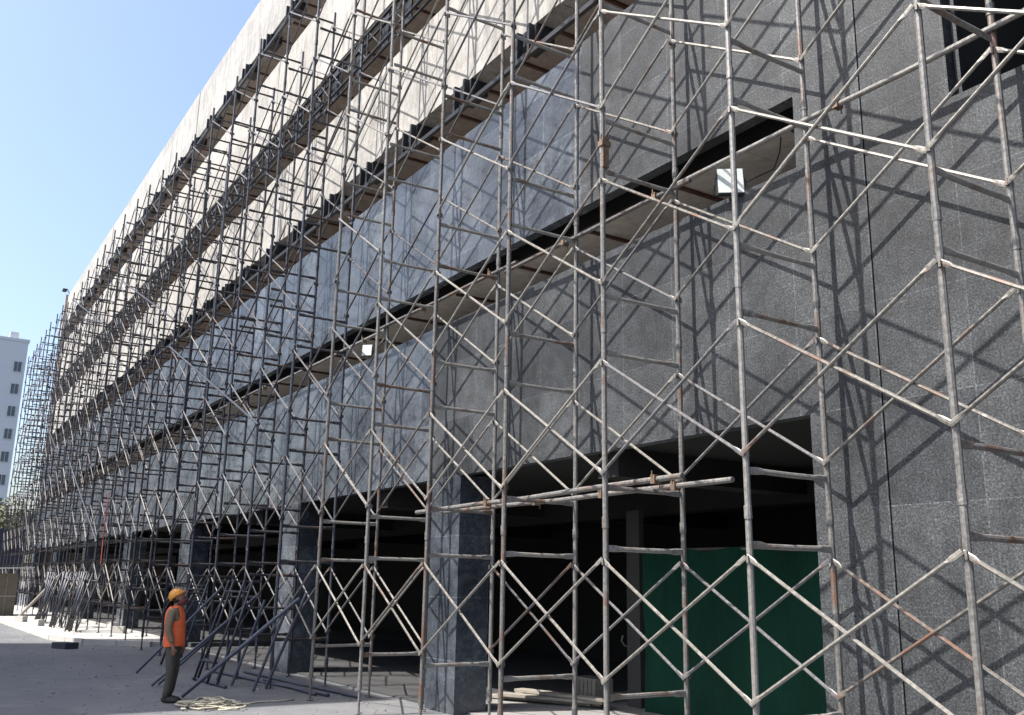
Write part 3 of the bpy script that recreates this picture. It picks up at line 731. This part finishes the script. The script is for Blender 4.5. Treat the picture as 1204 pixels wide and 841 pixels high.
skin('jacket', [(0, 0, 0.96, 0.155), (0, 0, 1.15, 0.14), (0, -0.02, 1.34, 0.145), (0, -0.015, 1.45, 0.08),
                (0.175, -0.02, 1.39, 0.078), (0.225, -0.035, 1.12, 0.06), (0.21, 0.05, 0.90, 0.045),
                (-0.175, -0.02, 1.39, 0.078), (-0.225, -0.035, 1.12, 0.06), (-0.21, 0.055, 0.90, 0.045)],
     [(0, 1), (1, 2), (2, 3), (2, 4), (4, 5), (5, 6), (2, 7), (7, 8), (8, 9)], M['sleeve'], 2)
skin('trousers', [(0, 0, 1.0, 0.135), (0, 0, 0.9, 0.14), (0.095, 0.0, 0.80, 0.10), (0.105, 0.03, 0.48, 0.075), (0.11, 0.0, 0.10, 0.062),
                  (-0.095, 0.0, 0.80, 0.10), (-0.105, 0.02, 0.48, 0.075), (-0.11, -0.03, 0.10, 0.062)],
     [(0, 1), (1, 2), (2, 3), (3, 4), (1, 5), (5, 6), (6, 7)], M['trouser'], 2)
vb = MB()   # vest: a sleeveless shell, open at the arms
rows = [(0.84, 0.185, 0.165, 0.0), (0.95, 0.18, 0.165, 0.0), (1.10, 0.175, 0.16, 0.0), (1.24, 0.18, 0.165, -0.01), (1.36, 0.165, 0.155, -0.02), (1.44, 0.125, 0.12, -0.02), (1.475, 0.08, 0.085, -0.01)]
NS = 24
for z, rx, ry, cy in rows:
    for j in range(NS):
        a_ = 2*math.pi*j/NS; wv = 1+0.03*math.sin(3*a_+z*9)
        vb.v.append((rx*math.cos(a_)*wv, cy+ry*math.sin(a_)*wv, z+0.01*math.sin(a_*2)))
for i in range(len(rows)-1):
    for j in range(NS):
        side = min(abs(j-0), abs(j-NS/2), abs(j-NS))
        if i in (3, 4) and side < 2.5 and (i == 3 or side < 2.5): continue
        vb.f.append((i*NS+j, i*NS+(j+1) % NS, (i+1)*NS+(j+1) % NS, (i+1)*NS+j)); vb.mi.append(0)
ve = vb.build('vest', M['vest'], P, True, False)
sd = ve.modifiers.new('solid', 'SOLIDIFY'); sd.thickness = 0.012
sb_ = ve.modifiers.new('sub', 'SUBSURF'); sb_.levels = 1; sb_.render_levels = 2
# head raised: face, helmet, scarf
hd = Matrix.Translation((0, 0.0, 1.60)) @ Matrix.Rotation(R(34), 4, 'X')
def ell(q, c_, r_, nu=16, nv=10, z_lo=-1.0):
    n0 = len(q.v)
    for i in range(nv+1):
        ph = -math.pi/2+math.pi*i/nv; sz = max(math.sin(ph), z_lo)
        for j in range(nu):
            a_ = 2*math.pi*j/nu
            q.v.append(tuple(hd @ Vector((c_[0]+r_[0]*math.cos(ph)*math.cos(a_), c_[1]+r_[1]*math.cos(ph)*math.sin(a_), c_[2]+r_[2]*sz))))
    for i in range(nv):
        for j in range(nu):
            a0 = n0+i*nu+j; a1 = n0+i*nu+(j+1) % nu
            q.f.append((a0, a1, a1+nu, a0+nu)); q.mi.append(q.k)
q = MB(); ell(q, (0, 0.015, 0.0), (0.075, 0.092, 0.115)); ell(q, (0, 0.112, -0.01), (0.014, 0.022, 0.028), 8, 6)
ell(q, (0.077, 0.0, -0.005), (0.01, 0.02, 0.03), 8, 6); ell(q, (-0.077, 0.0, -0.005), (0.01, 0.02, 0.03), 8, 6)
q.build('face', M['skin'], P, True, False)
q = MB()
for s_ in (1, -1): ell(q, (0.03*s_, 0.098, 0.02), (0.013, 0.008, 0.007), 8, 6)
q.build('eyes', M['hair'], P, True, False)
q = MB(); ell(q, (0, 0.098, -0.055), (0.026, 0.012, 0.008), 8, 6); q.build('mouth', M['scarf'], P, True, False)
q = MB(); ell(q, (0, -0.01, 0.045), (0.106, 0.127, 0.112), 20, 12, -0.25)
ell(q, (0, 0.02, 0.022), (0.125, 0.165, 0.012), 20, 6); q.build('helmet', M['helmet'], P, True, False)
q = MB(); ell(q, (0, -0.015, -0.01), (0.08, 0.085, 0.10)); q.build('hair', M['hair'], P, True, False)
q = MB(); ell(q, (0, 0.03, -0.095), (0.085, 0.095, 0.05)); q.build('scarf', M['scarf'], P, True, False)
for s_, y_ in ((1, 0.0), (-1, -0.03)):
    q = MB(); q.path([(0.11*s_, y_-0.07, 0.05), (0.11*s_, y_-0.05, 0.055), (0.115*s_, y_+0.06, 0.05), (0.12*s_, y_+0.15, 0.035), (0.12*s_, y_+0.19, 0.025)], [0.03, 0.048, 0.045, 0.036, 0.018], 10)
    q.path([(0.11*s_, y_-0.01, 0.05), (0.11*s_, y_-0.01, 0.17)], [0.05, 0.052], 10)
    q.build('boot', M['boot'], P, True, False)
